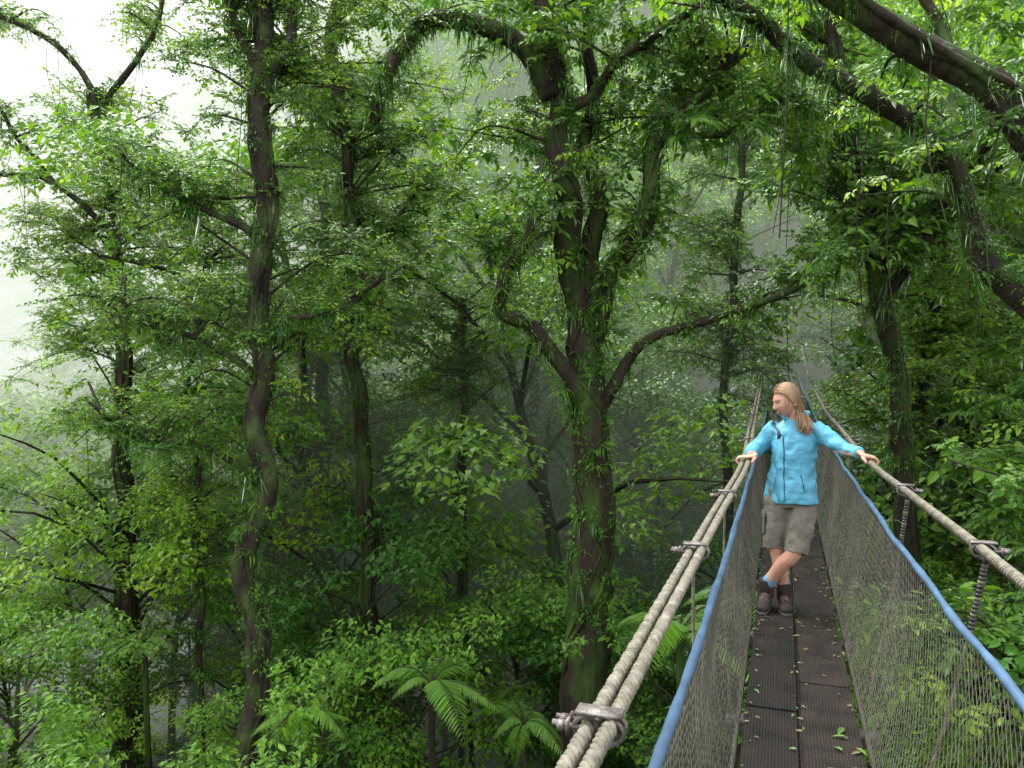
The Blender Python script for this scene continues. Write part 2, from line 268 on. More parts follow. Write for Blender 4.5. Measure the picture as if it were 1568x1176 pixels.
tree('lichen_trunk_tree',[
 dict(p=[(-3.4,10,-8.5),(-3.33,10,-3.28),(-3.24,10,-1.85),(-3.33,10,-1.04),(-3.16,10,.1),(-3.16,10,1.4),(-3.12,10,2.62),(-3.16,10,3.6),(-3.08,10,4.65),(-3.12,10,5.87),(-3.2,10,7.6)],r=(.14,.11),n=52,lo=.4,L=(.5,1.9),m=1.0),
 dict(p=[(-3.1,10,4.7),(-2.8,9.9,5.4),(-2.7,9.8,6.3),(-2.4,9.7,7.4)],r=(.08,.04),n=8,L=(.4,1.2)),
 dict(p=[(-3.14,10,2.05),(-2.7,9.9,2.3),(-2.1,9.8,2.4),(-1.6,9.7,2.9)],r=(.05,.025),n=7,lo=.5,L=(.3,1)),
 dict(p=[(-3.14,10,3.3),(-3.7,9.8,3.6),(-4.2,9.7,3.9),(-4.6,9.5,4.3)],r=(.05,.02),n=11,lo=.4,L=(.3,1)),
 dict(p=[(-3.14,10,1.5),(-3.7,9.9,2.0),(-4.3,9.8,2.2),(-5.0,9.7,2.6)],r=(.045,.02),n=12,lo=.4,L=(.3,1.1)),
 dict(p=[(-3.14,10,.2),(-3.8,9.8,.7),(-4.5,9.7,.9),(-5,9.5,1.3)],r=(.045,.02),n=13,lo=.4,L=(.3,1)),
 dict(p=[(-3.08,10,5.2),(-3.4,9.9,5.9),(-3.7,9.8,6.8)],r=(.06,.03),n=7,L=(.3,1))],C_fine,M_barkl,1.2,(.5,.92),back=1)
tree('pale_misty_tree',[
 dict(p=[(-6.6,14,-9),(-6.65,14,-3.29),(-6.76,14,-1.02),(-6.82,14,1.26),(-6.87,14,3.2),(-6.99,14,4.67),(-7.1,14,6.38)],r=(.19,.07),n=48,lo=.42,L=(.5,2.2)),
 dict(p=[(-7.1,14,6.3),(-7.67,13.9,7.12),(-8.2,13.8,7.4),(-9,13.7,7.7)],r=(.06,.03),n=4,L=(.3,1)),
 dict(p=[(-7.05,14,6.2),(-6.3,13.9,7.18),(-5.9,13.8,8.2)],r=(.06,.03),n=5,L=(.3,1)),
 dict(p=[(-6.95,14,4.0),(-7.5,13.8,4.6),(-8.1,13.7,4.95),(-8.9,13.6,5.0),(-9.6,13.5,5.3)],r=(.06,.03),n=3,L=(.3,.8)),
 dict(p=[(-7.8,13.8,4.8),(-8.4,13.7,5.6),(-8.9,13.6,6.3)],r=(.05,.02),n=3,L=(.3,.8))],C_yel,M_barkl,.6,(.6,1.1),back=1)
tree('slender_tree',[
 dict(p=[(-2.2,13,-8),(-2.26,13,-1.45),(-2.49,13,.87),(-2.53,13,2.88),(-2.6,13,4.47),(-2.74,13,6.05),(-2.79,13,8.6)],r=(.13,.08),n=58,lo=.44,L=(.5,2.0)),
 dict(p=[(-2.55,13,3.2),(-1.9,12.9,3.9),(-1.3,12.8,4.6)],r=(.06,.03),n=6,L=(.3,1))],C_fine,M_bark,.8,(.6,1.1),back=1)
tree('slender_tree',[dict(p=[(-3.7,16,-8),(-3.85,16,0),(-3.8,16,3),(-3.7,16,7)],r=(.13,.08),n=40,lo=.45,L=(.5,2.0))],C_fine,M_bark,.7,(.8,1.2))
tree('slender_tree',[dict(p=[(-4.8,12.5,-8),(-4.9,12.5,-2),(-5,12.5,1),(-4.8,12.5,4)],r=(.06,.035),n=38,lo=.35,L=(.5,1.6))],C_yel,M_bark,.7,(.6,1.0))
tree('slender_tree',[dict(p=[(.6,18,-7),(.5,18,1),(.6,18,4),(.5,18,8)],r=(.13,.08),n=22,lo=.5,L=(.6,1.9))],C_fine,M_bark,.7,(.8,1.2))
tree('slender_tree',[dict(p=[(4.1,15,-6),(4.0,15,0),(4.15,15,3),(4.3,15,7)],r=(.1,.06),n=38,lo=.42,L=(.5,1.8))],C_fine,M_bark,.7,(.7,1.2))
tree('slender_tree',[dict(p=[(-.9,14.5,-7),(-1,14.5,-1),(-.8,14.5,1.5),(-.9,14.5,3.0)],r=(.06,.035),n=30,lo=.4,L=(.5,1.5))],C_fine,M_bark,.7,(.7,1.1))
tree('leaning_tree',[
 dict(p=[(5.8,11,-5),(5.4,11,0),(5.06,11,2.44),(4.8,11,3.8),(4.44,11,5.57),(4.2,11,8)],r=(.14,.08),n=38,lo=.4,L=(.5,1.8),m=1.6),
 dict(p=[(5.0,11,2.6),(5.9,10.6,3.9),(6.4,10.2,5.4)],r=(.09,.04),n=16,L=(.4,1.5),m=1.4)],C_broad,M_bark,1.2,(.5,.9))
tree('overhanging_tree',[
 dict(p=[(5.6,6,-5),(5.1,6.2,-1.5),(4.9,6.1,.3),(5.0,6,3),(4.8,5.8,6)],r=(.26,.18),n=24,lo=.35,L=(.5,1.4)),
 dict(p=[(4.9,6,.6),(3.82,6,2.17),(3.49,6,2.66),(3.0,6,3.35),(2.47,6,3.83),(1.93,6,4.22),(1.4,6,4.5)],r=(.10,.05),n=6,lo=.3,L=(.3,.8),m=3.6),
 dict(p=[(4.9,5.6,1.8),(3.8,5.1,2.4),(3.19,5,3.04),(2.83,5,3.49),(2.1,5,4.0),(1.5,5,4.5)],r=(.13,.08),n=6,lo=.35,L=(.3,.8),m=3.6),
 dict(p=[(3.1,6,3.2),(3.4,6.4,4.2),(3.2,6.6,5.4)],r=(.06,.03),n=9,L=(.3,1))],C_broad,M_bark,1.4,(.3,.55),.62)
tree('bridge_side_tree',[dict(p=[(7.5,9,-4),(7.1,9,-1),(6.9,9,2),(6.9,9,5.5)],r=(.15,.1),n=70,lo=.1,L=(.6,2.3),m=1.2)],C_broad,M_bark,1,(.6,1.0),back=0)
tree('bridge_side_tree',[dict(p=[(6.7,13,-4),(6.6,13,0),(6.8,13,3),(6.5,13,7)],r=(.13,.09),n=70,lo=.12,L=(.6,2.1),m=1)],C_fine,M_bark,1,(.7,1.2),back=0)
tree('bridge_side_tree',[dict(p=[(4.4,6.6,-4.5),(4.5,6.7,-2),(4.3,6.8,-.6)],r=(.05,.03),n=40,lo=.3,L=(.4,1.2),m=.6)],C_broad,M_bark,.6,(.5,.9),back=0)
def fern(loc,nf,L,mat=M_leaf):
    e=empty('tree_fern'); mb=MB(); x,y,z=loc; g=float(H(x,y)); tube(mb,spline([(x+.2,y+.2,g-.3),(x+.05,y,(g+z)/2),(x,y,z)],6),np.linspace(.05,.04,13),9,1,.1)
    for i in range(nf):
        az=i*6.283/nf+U(-.5,.5); l=L*U(.6,1.15); el=U(.35,1.15); t=np.linspace(0,1,36); rr=l*(t*math.cos(el)+.25*t*t); zz=l*(math.sin(el)*t-(.55+el*.45)*t**2.2)
        P=np.array([x,y,z])+np.stack([np.cos(az)*rr,np.sin(az)*rr,zz],-1); tube(mb,P,np.linspace(.010,.003,36),4,1,caps=False)
        T=nrm(np.gradient(P,axis=0)); sd=np.array([-math.sin(az),math.cos(az),0])
        for s in(-1,1):
            k=slice(4,36); n=32; d=s*sd+T[k]*.5+[0,0,-.25]+U(-.08,.08,(n,3)); w=l*.22*np.sin(np.clip(t[k]*1.0+.02,0,1)*np.pi)**.8+.02
            add_leaves(mb,P[k],d,np.tile([0,0,1.],(n,1)),w,ltempl(.085,.01,.2),0,U(.1,.7,n))
    mb.obj('fronds_and_stem',[mat,M_bark],e,smooth=False)
for x,y,z,l,k in FERNS: fern((x,y,z),k,l)
# ---------------------------------------------------------------- suspension bridge
bridge=empty('suspension_bridge')
def deckz(s): s=np.asarray(s,float); return np.where(s>8,.0012*(s-8)**2,0)
def railpath(pts,n=10): return spline([BR(np.array(a),np.array(b),np.array(c)) for a,b,c in pts],n)
M_rope=surf('weathered_rope',[(.3,(.05,.045,.028)),(.5,(.10,.092,.065)),(.7,(.17,.155,.115))],30,.85,.5,200,dist=.003)
M_blue=surf('blue_plastic_hose',[(.3,(.035,.065,.11)),(.6,(.05,.10,.17)),(.8,(.09,.14,.20))],9,.5,.4,25,dist=.006,spec=.3)
M_net=surf('weathered_net',[(.3,(.035,.033,.022)),(.7,(.10,.095,.068))],12,.7,0,metal=.0)
M_metal=surf('galvanised_metal',[(.35,(.06,.035,.025)),(.5,(.13,.12,.11)),(.7,(.22,.21,.20))],25,.5,.3,metal=.5)
M_rubber=surf('black_hose',[(.4,(.01,.01,.01)),(.6,(.03,.03,.03))],20,.5,.2)
Lr=[(.2,-.30,1.10),(1.24,-.29,1.10),(3.5,-.255,1.09),(5.7,-.215,1.085),(8,-.26,1.12),(12,-.32,1.22),(20,-.38,1.9),(31,-.42,3.9)]
Rr=[(.2,.72,1.11),(2.7,.672,1.11),(4.2,.60,1.115),(5.62,.535,1.12),(8,.53,1.13),(12,.5,1.24),(20,.47,1.9),(31,.44,3.9)]
def rope(mb,P,r,m=0,pitch=.11):
    L=np.r_[0,np.cumsum(np.linalg.norm(np.diff(P,axis=0),axis=1))]; nn=L<13; end=L[nn][-1]; n=int(end/.012); l=np.linspace(0,end,n)
    C=np.stack([np.interp(l,L,P[:,k]) for k in range(3)],-1); T=nrm(np.gradient(C,axis=0)); u=nrm(np.cross(T,[0,0,1.])); v=np.cross(u,T)
    for q in range(3):
        a=l/pitch*2*np.pi+q*2.094; tube(mb,C+(np.cos(a)[:,None]*u+np.sin(a)[:,None]*v)*r*.5,r*.56,7,m)
    if L[-1]>13: tube(mb,P[L>end-.05],r*.95,6,m)
mb=MB(); PL=railpath(Lr,14); PR=railpath(Rr,14); off=-nvec*.042+np.array([0,0,-.012])
rope(mb,PL,.0155,pitch=.065); rope(mb,PL+off,.0155,pitch=.062); rope(mb,PR,.018,pitch=.075); rope(mb,PR+nvec*.028+np.array([0,0,-.033]),.013,pitch=.06)
mb.obj('hand_ropes',[M_rope],bridge)
def blz(s): return .9+deckz(s)+.0006*np.maximum(s-6,0)**2
Sb=np.concatenate([np.arange(.3,12,.08),np.arange(12,32,.5)])
tL=np.interp(Sb,[0,1.7,3.1,8,32],[-.25,-.245,-.23,-.22,-.3]); tR=np.interp(Sb,[0,2,4,7,32],[.6,.585,.527,.49,.4])
sag=.007*np.sin(Sb*2*np.pi/1.35)+.003*np.sin(Sb*9)
mb=MB(); rb=.0135*(1+.10*np.sin(Sb*11)+.07*np.sin(Sb*23)); tube(mb,BR(Sb,tL,blz(Sb)+sag),rb,12); tube(mb,BR(Sb,tR,blz(Sb)-sag),rb,12); mb.obj('blue_cables',[M_blue],bridge)
def net(mb,side):
    for (s0,s1,cs,nr,r) in [(.3,9,.044,22,.0017),(9,31,.1,12,.003)]:
        n=int((s1-s0)/cs); S,V=np.meshgrid(np.linspace(s0,s1,n*2+1),np.linspace(0,1,nr+1),indexing='ij')
        tt=np.interp(S,Sb,tL if side<0 else tR); db=-.185 if side<0 else .385
        jit=.004*np.sin(S*37+V*9)+.005*np.sin(S*5.3+V*14)+.003*np.sin(S*91+V*31)
        bel=.05*np.sin(V*np.pi)*(1 if side>0 else -1)+.014*np.sin(S*3.1)*np.sin(V*np.pi)
        top=blz(S); bot=deckz(S)-.02; Z=bot+(top-bot)*V+jit; t=db+(tt-db)*V**1.3+bel; P=BR(S+jit,t,Z)
        A=np.arange(P.shape[0]-1)[:,None]; B=np.arange(nr)[None]; par=((A+B)%2==0)
        a=A+0*B;b=B+0*A; idx=lambda x,y:x*(nr+1)+y
        I=np.concatenate([idx(a,b)[par],idx(a,b+1)[~par]]); J=np.concatenate([idx(a+1,b+1)[par],idx(a+1,b)[~par]])
        F=P.reshape(-1,3); p=F[I]; q=F[J]; T=nrm(q-p); u=nrm(np.cross(T,[0,0,1.])+1e-6); v=np.cross(u,T); ring=[u,-.5*u+.87*v,-.5*u-.87*v]
        VV=np.stack([p+r*k for k in ring]+[q+r*k for k in ring],1); o=(np.arange(len(p))*6)[:,None,None]
        mb.add(VV,(np.array([[0,1,4,3],[1,2,5,4],[2,0,3,5]])[None]+o).reshape(-1,4))
mb=MB(); net(mb,-1); net(mb,1); mb.obj('safety_net',[M_net],bridge)
M_deck,nt,b,o=new_mat('wet_ribbed_boards'); tc=nt.nodes.new('ShaderNodeTexCoord'); mp=nt.nodes.new('ShaderNodeMapping'); mp.inputs['Rotation'].default_value=(0,0,math.radians(18.6)); nt.links.new(tc.outputs['Object'],mp.inputs[0])
n1=nt.nodes.new('ShaderNodeTexNoise'); n1.inputs['Scale'].default_value=6; n1.inputs['Detail'].default_value=8; nt.links.new(mp.outputs[0],n1.inputs[0])
at=nt.nodes.new('ShaderNodeAttribute'); at.attribute_name='rnd'; ad=nt.nodes.new('ShaderNodeMath'); ad.operation='MULTIPLY_ADD'; ad.inputs[1].default_value=.25; nt.links.new(at.outputs['Fac'],ad.inputs[0]); nt.links.new(n1.outputs[0],ad.inputs[2])
nt.links.new(ramp(nt,ad.outputs[0],[(.4,(.005,.004,.0035)),(.62,(.012,.0088,.007)),(.85,(.026,.019,.014))]),b.inputs['Base Color'])
nt.links.new(ramp(nt,n1.outputs[0],[(.35,(.42,.42,.42)),(.6,(.85,.85,.85))]),b.inputs['Roughness']); b.inputs['Specular IOR Level'].default_value=.2
wv=nt.nodes.new('ShaderNodeTexWave'); wv.bands_direction='X'; wv.inputs['Scale'].default_value=22; wv.inputs['Distortion'].default_value=.4; nt.links.new(mp.outputs[0],wv.inputs[0])
wv2=nt.nodes.new('ShaderNodeTexWave'); wv2.bands_direction='Y'; wv2.inputs['Scale'].default_value=14; wv2.inputs['Distortion'].default_value=.5; nt.links.new(mp.outputs[0],wv2.inputs[0])
mm=nt.nodes.new('ShaderNodeMath'); mm.operation='ADD'; nt.links.new(wv.outputs['Fac'],mm.inputs[0]); nt.links.new(wv2.outputs['Fac'],mm.inputs[1]); m3=nt.nodes.new('ShaderNodeMath'); m3.operation='ADD'; nt.links.new(mm.outputs[0],m3.inputs[0]); nt.links.new(n1.outputs[0],m3.inputs[1])
bp=nt.nodes.new('ShaderNodeBump'); bp.inputs['Strength'].default_value=.8; bp.inputs['Distance'].default_value=.006; nt.links.new(m3.outputs[0],bp.inputs['Height']); nt.links.new(bp.outputs[0],b.inputs['Normal'])
mb=MB()
for c,(t0,t1) in enumerate([(-.165,.085),(.105,.365)]):
    s=-1.5+c*.4
    while s<31:
        L=1.15; z=float(deckz(s+L/2))-.02+U(-.004,.004); sl=float(deckz(s+L)-deckz(s))/2
        box(mb,BR(np.array(s+L/2),np.array((t0+t1)/2+U(-.004,.004)),np.array(z)),dvec*(L/2-.006)+np.array([0,0,sl]),nvec*(t1-t0)/2,np.array([0,0,.019]),r=U()); s+=L
dk=mb.obj('deck_boards',[M_deck],bridge,smooth=False); bv=dk.modifiers.new('b','BEVEL'); bv.width=.004; bv.segments=2
mb=MB()
s=-1.2
while s<31: box(mb,BR(np.array(s),np.array(.1),np.array(float(deckz(s))-.075)),dvec*.04,nvec*.36,np.array([0,0,.03])); s+=1.35
for t in(-.2,.1,.4): tube(mb,BR(Sb,np.full_like(Sb,t),deckz(Sb)-.05),.012,6)
mb.obj('cross_beams',[surf('dark_timber',[(.3,(.02,.015,.01)),(.7,(.05,.04,.03))],8,.8,.3)],bridge)
def onpath(P,s): S=P@dvec; return np.array([np.interp(s,S,P[:,k]) for k in range(3)])
mc=MB(); mh=MB()
def ring(mb,c,ru,rv,r,w=0,m=0):
    a=np.linspace(0,2*np.pi,25); tube(mb,c+np.cos(a)[:,None]*ru*nvec+np.sin(a)[:,None]*rv*np.array([0,0,1.])+w*dvec,r,6,m,caps=False)
for sd,P,ls in((-1,PL,[1.42,2.9,4.2,7.1,8.5,9.9,11.3]),(1,PR,[1.8,3.16,4.5,7.3,8.7,10.1,11.5])):
    for s in ls:
        c=onpath(P,s); cc=c+sd*nvec*(.022 if sd<0 else .012)+np.array([0,0,-.01]); w=.045 if sd<0 else .036
        for q in(-.013,.013): ring(mc,cc,w,.028,.005,q)
        box(mc,cc+np.array([0,0,.029]),dvec*.02,nvec*.042,np.array([0,0,.003]))
        for q in(-.013,.013):
            tube(mc,[cc+sd*nvec*.03+dvec*q,cc+sd*nvec*.085+dvec*q+np.array([0,0,.004])],.006,8)
            tube(mc,[cc+sd*nvec*.062+dvec*q,cc+sd*nvec*.076+dvec*q],.0105,6)
        box(mc,cc+sd*nvec*.056,dvec*.024,nvec*.003,np.array([0,0,.013]))
        e=BR(np.array(s+.03),np.array(-.24 if sd<0 else .43),deckz(s)-.06); mid=c*.5+e*.5+sd*nvec*.03
        Q=spline([c+sd*nvec*.03,c*.75+e*.25+sd*nvec*.035,mid,e],10); tube(mh,Q,.006,7,0)
        if sd>0:
            for i in np.linspace(.04,.36,20): 
                j=i*(len(Q)-1); p=Q[int(j)]*(1-j%1)+Q[min(int(j)+1,len(Q)-1)]*(j%1); tube(mh,[p-[0,0,.006],p+[0,0,.006]],.0115,8,0 if int(i*60)%4==0 else 1)
mc.obj('cable_clamps',[M_metal],bridge); mh.obj('hanger_cables',[M_rope,M_rubber],bridge)
mb=MB()
for t in(-.62,.68):
    g=float(H(*BR(np.array(31.),np.array(t),np.array(0.))[:2])); tube(mb,[BR(np.array(31.),np.array(t),np.array(g-1)),BR(np.array(31.),np.array(t*.8),np.array(4.6))],[.2,.16],12)
box(mb,BR(np.array(31.),np.array(.03),np.array(4.55)),dvec*.14,nvec*.85,np.array([0,0,.15])); box(mb,BR(np.array(31.),np.array(.03),np.array(.55)),dvec*.14,nvec*.7,np.array([0,0,.12]))
mb.obj('tower',[surf('weathered_concrete',[(.3,(.05,.05,.035)),(.7,(.14,.14,.11))],4,.9,.4)],bridge)
mb=MB(); n=230; s=U(2.8,11,n); edge=U(0,1,n); t=np.where(edge<.35,U(-.16,-.1,n),np.where(edge<.6,U(.06,.13,n),np.where(edge<.85,U(.29,.36,n),U(-.15,.35,n))))
az=U(0,6.28,n); add_leaves(mb,BR(s,t,deckz(s)+.012),np.stack([np.cos(az),np.sin(az),0*az],-1),np.array([0,0,1])+U(-.3,.3,(n,3)),U(.015,.05,n),TB,0)
for s_,t_ in((3.85,.27),(4.0,.3),(3.62,.2),(4.1,.29),(3.55,.33),(3.9,.33),(3.7,.3)):
    az=U(0,6.28,1); add_leaves(mb,BR(np.array([s_]),np.array([t_]),np.array([.014])),np.stack([np.cos(az),np.sin(az),0*az+.05],-1),np.array([[0.1,.1,1]]),U(.06,.09),TB,1)
mb.obj('fallen_leaves',[leafmat('litter',[(0,(.05,.035,.015)),(.4,(.10,.07,.02)),(.7,(.06,.13,.02)),(1,(.10,.18,.03))],.1,.5),M_leaf],smooth=False)
# ---------------------------------------------------------------- woman
woman=empty('woman'); S0=6.0
def W(t,so,z): return S0*dvec+t*nvec+so*dvec+np.array([0,0,z])
def Wp(L): return np.array([W(*p) for p in L])
def remesh(ob,vs,sm=6,disp=None,ds=.1,fac=.5):
    r=ob.modifiers.new('r','REMESH'); r.mode='VOXEL'; r.voxel_size=vs; r.use_smooth_shade=True
    s=ob.modifiers.new('s','SMOOTH'); s.iterations=sm; s.factor=fac
    if disp:
        tx=bpy.data.textures.new('folds','CLOUDS'); tx.noise_scale=ds; tx.noise_depth=1; d=ob.modifiers.new('d','DISPLACE'); d.texture=tx; d.strength=disp; d.mid_level=.5; d.texture_coords='LOCAL'
def limb(mb,pts,r,rv=None,n=6,m=0,side=nvec,k=16):
    P=spline(Wp(pts),n); x=np.linspace(0,1,len(pts)); xi=np.linspace(0,1,len(P)); R=np.interp(xi,x,r); tube(mb,P,R,k,m,side=side,RV=None if rv is None else np.interp(xi,x,rv))
M_skin=surf('skin',[(.35,(.36,.19,.13)),(.65,(.45,.25,.175))],12,.55,.05,60,spec=.3)
M_jack=surf('blue_jacket_fabric',[(.3,(.062,.25,.36)),(.7,(.09,.31,.43))],5,.65,.5,11,dist=.03,stretch=(1,1,1.8),spec=.3)
M_short=surf('khaki_fabric',[(.35,(.10,.090,.074)),(.65,(.155,.14,.115))],7,.9,.5,14,dist=.02,stretch=(1.6,1.6,1),spec=.2)
M_boot=surf('boot_leather',[(.4,(.016,.010,.011)),(.6,(.034,.022,.021))],15,.75,.3,spec=.25)
M_sole=surf('boot_sole',[(.4,(.02,.018,.018)),(.6,(.04,.035,.035))],15,.8,.2)
M_sock=surf('blue_sock',[(.4,(.08,.20,.32)),(.6,(.12,.26,.38))],30,.9,.3)
M_hair=surf('light_brown_hair',[(.3,(.095,.05,.026)),(.5,(.20,.118,.062)),(.7,(.34,.22,.125))],9,.45,.2,60,stretch=(1,1,.3),dist=.003,spec=.4)
M_dark=surf('zip',[(.4,(.01,.012,.018)),(.6,(.02,.025,.03))],20,.5,0)
sideT=nrm(nvec-.45*dvec)
mb=MB()
limb(mb,[(.07,.03,.80),(.07,.03,.88),(.075,.03,1.0),(.09,.02,1.18),(.095,.02,1.30),(.095,.02,1.36)],[.13,.14,.115,.13,.13,.06],[.085,.095,.085,.095,.07,.06],side=sideT)
limb(mb,[(.095,.02,1.33),(.08,.0,1.40),(.055,-.02,1.46)],[.056,.05,.05])
limb(mb,[(-.01,.03,.80),(-.03,.0,.65),(-.03,-.02,.47),(-.0,.02,.30),(.025,.05,.12)],[.075,.07,.053,.052,.036])
limb(mb,[(.14,.03,.80),(.13,-.04,.66),(.09,-.12,.45),(.0,-.09,.33),(-.095,-.02,.17)],[.075,.07,.055,.05,.036])
limb(mb,[(-.03,.05,1.28),(-.13,.11,1.16),(-.175,.0,1.13),(-.20,-.22,1.125)],[.045,.038,.036,.026])
limb(mb,[(.215,-.02,1.29),(.33,-.10,1.20),(.41,-.22,1.17),(.49,-.34,1.16)],[.045,.038,.034,.026])
ob=mb.obj('body',[M_skin],woman); remesh(ob,.009,4)
mb=MB()
limb(mb,[(.07,.03,.77),(.07,.03,.785),(.07,.03,.90),(.075,.03,1.01),(.09,.02,1.15),(.098,.02,1.25),(.098,.02,1.31),(.095,.015,1.36)],[.178,.192,.178,.158,.16,.163,.14,.075],[.135,.15,.138,.12,.125,.115,.09,.07],k=28,side=sideT)
limb(mb,[(.095,.02,1.34),(.09,.01,1.375)],[.078,.070],k=20)
limb(mb,[(-.03,.05,1.285),(-.085,.08,1.235),(-.15,.11,1.155),(-.18,.03,1.135),(-.20,-.10,1.135),(-.205,-.215,1.13)],[.07,.066,.058,.056,.045,.038],k=18)
limb(mb,[(.215,-.01,1.30),(.28,-.06,1.25),(.345,-.13,1.208),(.415,-.22,1.18),(.475,-.32,1.17)],[.068,.062,.056,.048,.038],k=18)
jack=mb.obj('jacket',[M_jack],woman); remesh(jack,.008,4,.018,.065)
d2=jack.modifiers.new('d2','DISPLACE'); t2=bpy.data.textures.new('folds2','WOOD'); t2.wood_type='BANDNOISE'; t2.noise_scale=.13; t2.turbulence=9; d2.texture=t2; d2.strength=.012; d2.mid_level=.5
def strip(name,pts,w,mat,off=.004):
    P=spline(Wp(pts),8); mb=MB(); a=P-nvec*w; c=P+nvec*w; n=len(P); i=np.arange(n-1); mb.add(np.concatenate([a,c]),np.stack([i,i+n,i+n+1,i+1],-1)); o=mb.obj(name,[mat],woman)
    s=o.modifiers.new('w','SHRINKWRAP'); s.target=jack; s.offset=off; s.wrap_method='PROJECT'; s.project_limit=.4; s.use_project_x=False; s.use_project_y=True; s.use_positive_direction=True; s.use_negative_direction=True; q=o.modifiers.new('t','SOLIDIFY'); q.thickness=.003; return o
M_flap=surf('jacket_flap',[(.3,(.068,.28,.39)),(.7,(.10,.34,.46))],5,.65,.2,35,spec=.3)
strip('zip_flap',[(.035,-.2,1.24),(.035,-.2,1.0),(.03,-.2,.79)],.018,M_flap,.005)
strip('zip_line',[(.03,-.2,1.34),(.035,-.2,1.30),(.035,-.2,1.22)],.007,M_dark,.005)
strip('zip_seam',[(.056,-.2,1.24),(.056,-.2,1.0),(.050,-.2,.79)],.002,M_dark,.002)
strip('pocket_seam_a',[(.16,-.2,.98),(.18,-.2,.86)],.0025,M_dark,.002); strip('pocket_seam_b',[(-.035,-.2,.98),(-.05,-.2,.86)],.0025,M_dark,.002)
mb=MB(); a=np.radians(np.linspace(-148,148,30)); cx=nrm(dvec*1.+nvec*.35); sx=np.cross(np.array([0,0,1.]),cx)
c0=W(.088,.01,1.352); bot=c0+.078*np.cos(a)[:,None]*cx*.95+.078*np.sin(a)[:,None]*sx; hgt=(.045+.02*np.cos(a*.5))[:,None]*np.array([0,0,1.]); top=c0+hgt*1.1+.086*np.cos(a)[:,None]*cx+(.088+.012*np.abs(np.sin(a)))[:,None]*np.sin(a)[:,None]*sx
n=30; i=np.arange(n-1); mb.add(np.concatenate([bot,top]),np.stack([i,i+n,i+n+1,i+1],-1)); o=mb.obj('collar',[M_jack],woman); q=o.modifiers.new('t','SOLIDIFY'); q.thickness=.006; q=o.modifiers.new('u','SUBSURF'); q.levels=1;q.render_levels=1
mb=MB()
for p,d_,r in((W(-.205,-.215,1.13),-dvec,.039),(W(.475,-.32,1.17),nrm(W(.49,-.36,1.165)-W(.42,-.21,1.18)),.039)): tube(mb,[p-d_*.02,p+d_*.005,p+d_*.012],[r*1.02,r*1.04,r*.9],18)
mb.obj('cuffs',[M_flap],woman)
mb=MB()
limb(mb,[(.07,.03,.86),(.07,.03,.78),(.07,.025,.73)],[.165,.175,.16],[.12,.13,.115],k=24)
limb(mb,[(-.02,.03,.78),(-.03,.01,.66),(-.04,-.005,.52),(-.045,-.01,.44)],[.095,.090,.080,.078],k=20)
limb(mb,[(.155,.03,.78),(.14,-.03,.66),(.115,-.08,.52),(.10,-.105,.43)],[.095,.093,.084,.080],k=20)
o=mb.obj('shorts',[M_short],woman); remesh(o,.008,3,.02,.06)
mb=MB(); c=W(-.118,.0,.62); box(mb,c,nvec*.008,dvec*.055,np.array([0,0,.075])); box(mb,c+np.array([0,0,.06]),nvec*.013,dvec*.058,np.array([0,0,.02])); o=mb.obj('cargo_pocket',[M_short],woman); remesh(o,.006,3)
mb=MB(); limb(mb,[(-.055,-.045,.235),(-.08,-.03,.20),(-.097,-.02,.16)],[.044,.046,.046]); limb(mb,[(.012,.035,.235),(.018,.045,.19),(.025,.05,.14)],[.04,.044,.046]); mb.obj('socks',[M_sock],woman)
def boot(name,ank,heel,toe):
    e=MB(); A=np.array(W(*ank)); He=np.array(W(*heel)); To=np.array(W(*toe)); f=nrm(To-He); up=nrm(np.array([0,0,1.])-f*f[2]); sd=np.cross(f,up)
    tube(e,spline([A+up*.05,A-up*.0,He+up*.045+f*.03],5),np.interp(np.arange(11),[0,5,10],[.052,.054,.048]),16,0)
    L=np.linalg.norm(To-He); c=[He+up*.04,He+f*.03+up*.048,He+f*L*.35+up*.05,He+f*L*.6+up*.042,He+f*L*.85+up*.034,To+up*.03]
    tube(e,spline(c,4),np.interp(np.arange(21),[0,4,8,12,16,20],[.025,.036,.04,.046,.044,.02]),18,0,side=sd,RV=np.interp(np.arange(21),[0,4,8,12,16,20],[.03,.044,.046,.04,.032,.02]))
    o=e.obj(name,[M_boot],woman); remesh(o,.006,4)
    e=MB(); ts=np.linspace(0,1,14); P=He-f*.012+np.outer(ts,f)*(L+.03)+up*.008; hw=np.interp(ts,[0,.08,.35,.65,.9,1],[.012,.034,.034,.048,.04,.012]); tube(e,P,hw,12,0,side=sd,RV=np.full(14,.012)); e.obj(name+'_sole',[M_sole],woman)
    e=MB()
    for q in np.linspace(.32,.6,4):
        c=He+f*L*q+up*.092*(1.25-q*.55); tube(e,spline([c-sd*.026-up*.012,c+up*.003,c+sd*.026-up*.012],4),.0028,5)
    e.obj(name+'_laces',[surf('laces',[(.4,(.12,.08,.07)),(.6,(.2,.15,.13))],30,.8,0)],woman)
boot('boot_standing',(.025,.05,.13),(.02,.10,.0),(.045,-.16,.0))
boot('boot_crossed',(-.097,-.02,.17),(-.085,.045,.045),(-.125,-.19,.004))
M_lip=surf('lips',[(.4,(.34,.13,.11)),(.6,(.38,.16,.13))],20,.45,0); M_eye=surf('eye',[(.4,(.5,.5,.48)),(.6,(.55,.55,.52))],20,.2,0)
hc=W(.03,-.03,1.492); f=nrm(-dvec*.50-nvec*.87+np.array([0,0,-.30])); up=nrm(np.array([0,0,1.])-f*f[2]); up=nrm(up+nvec*.02); rt=np.cross(f,up) 
def HL(x,y,z): return hc+np.asarray(x)[...,None]*rt-np.asarray(y)[...,None]*f+np.asarray(z)[...,None]*up
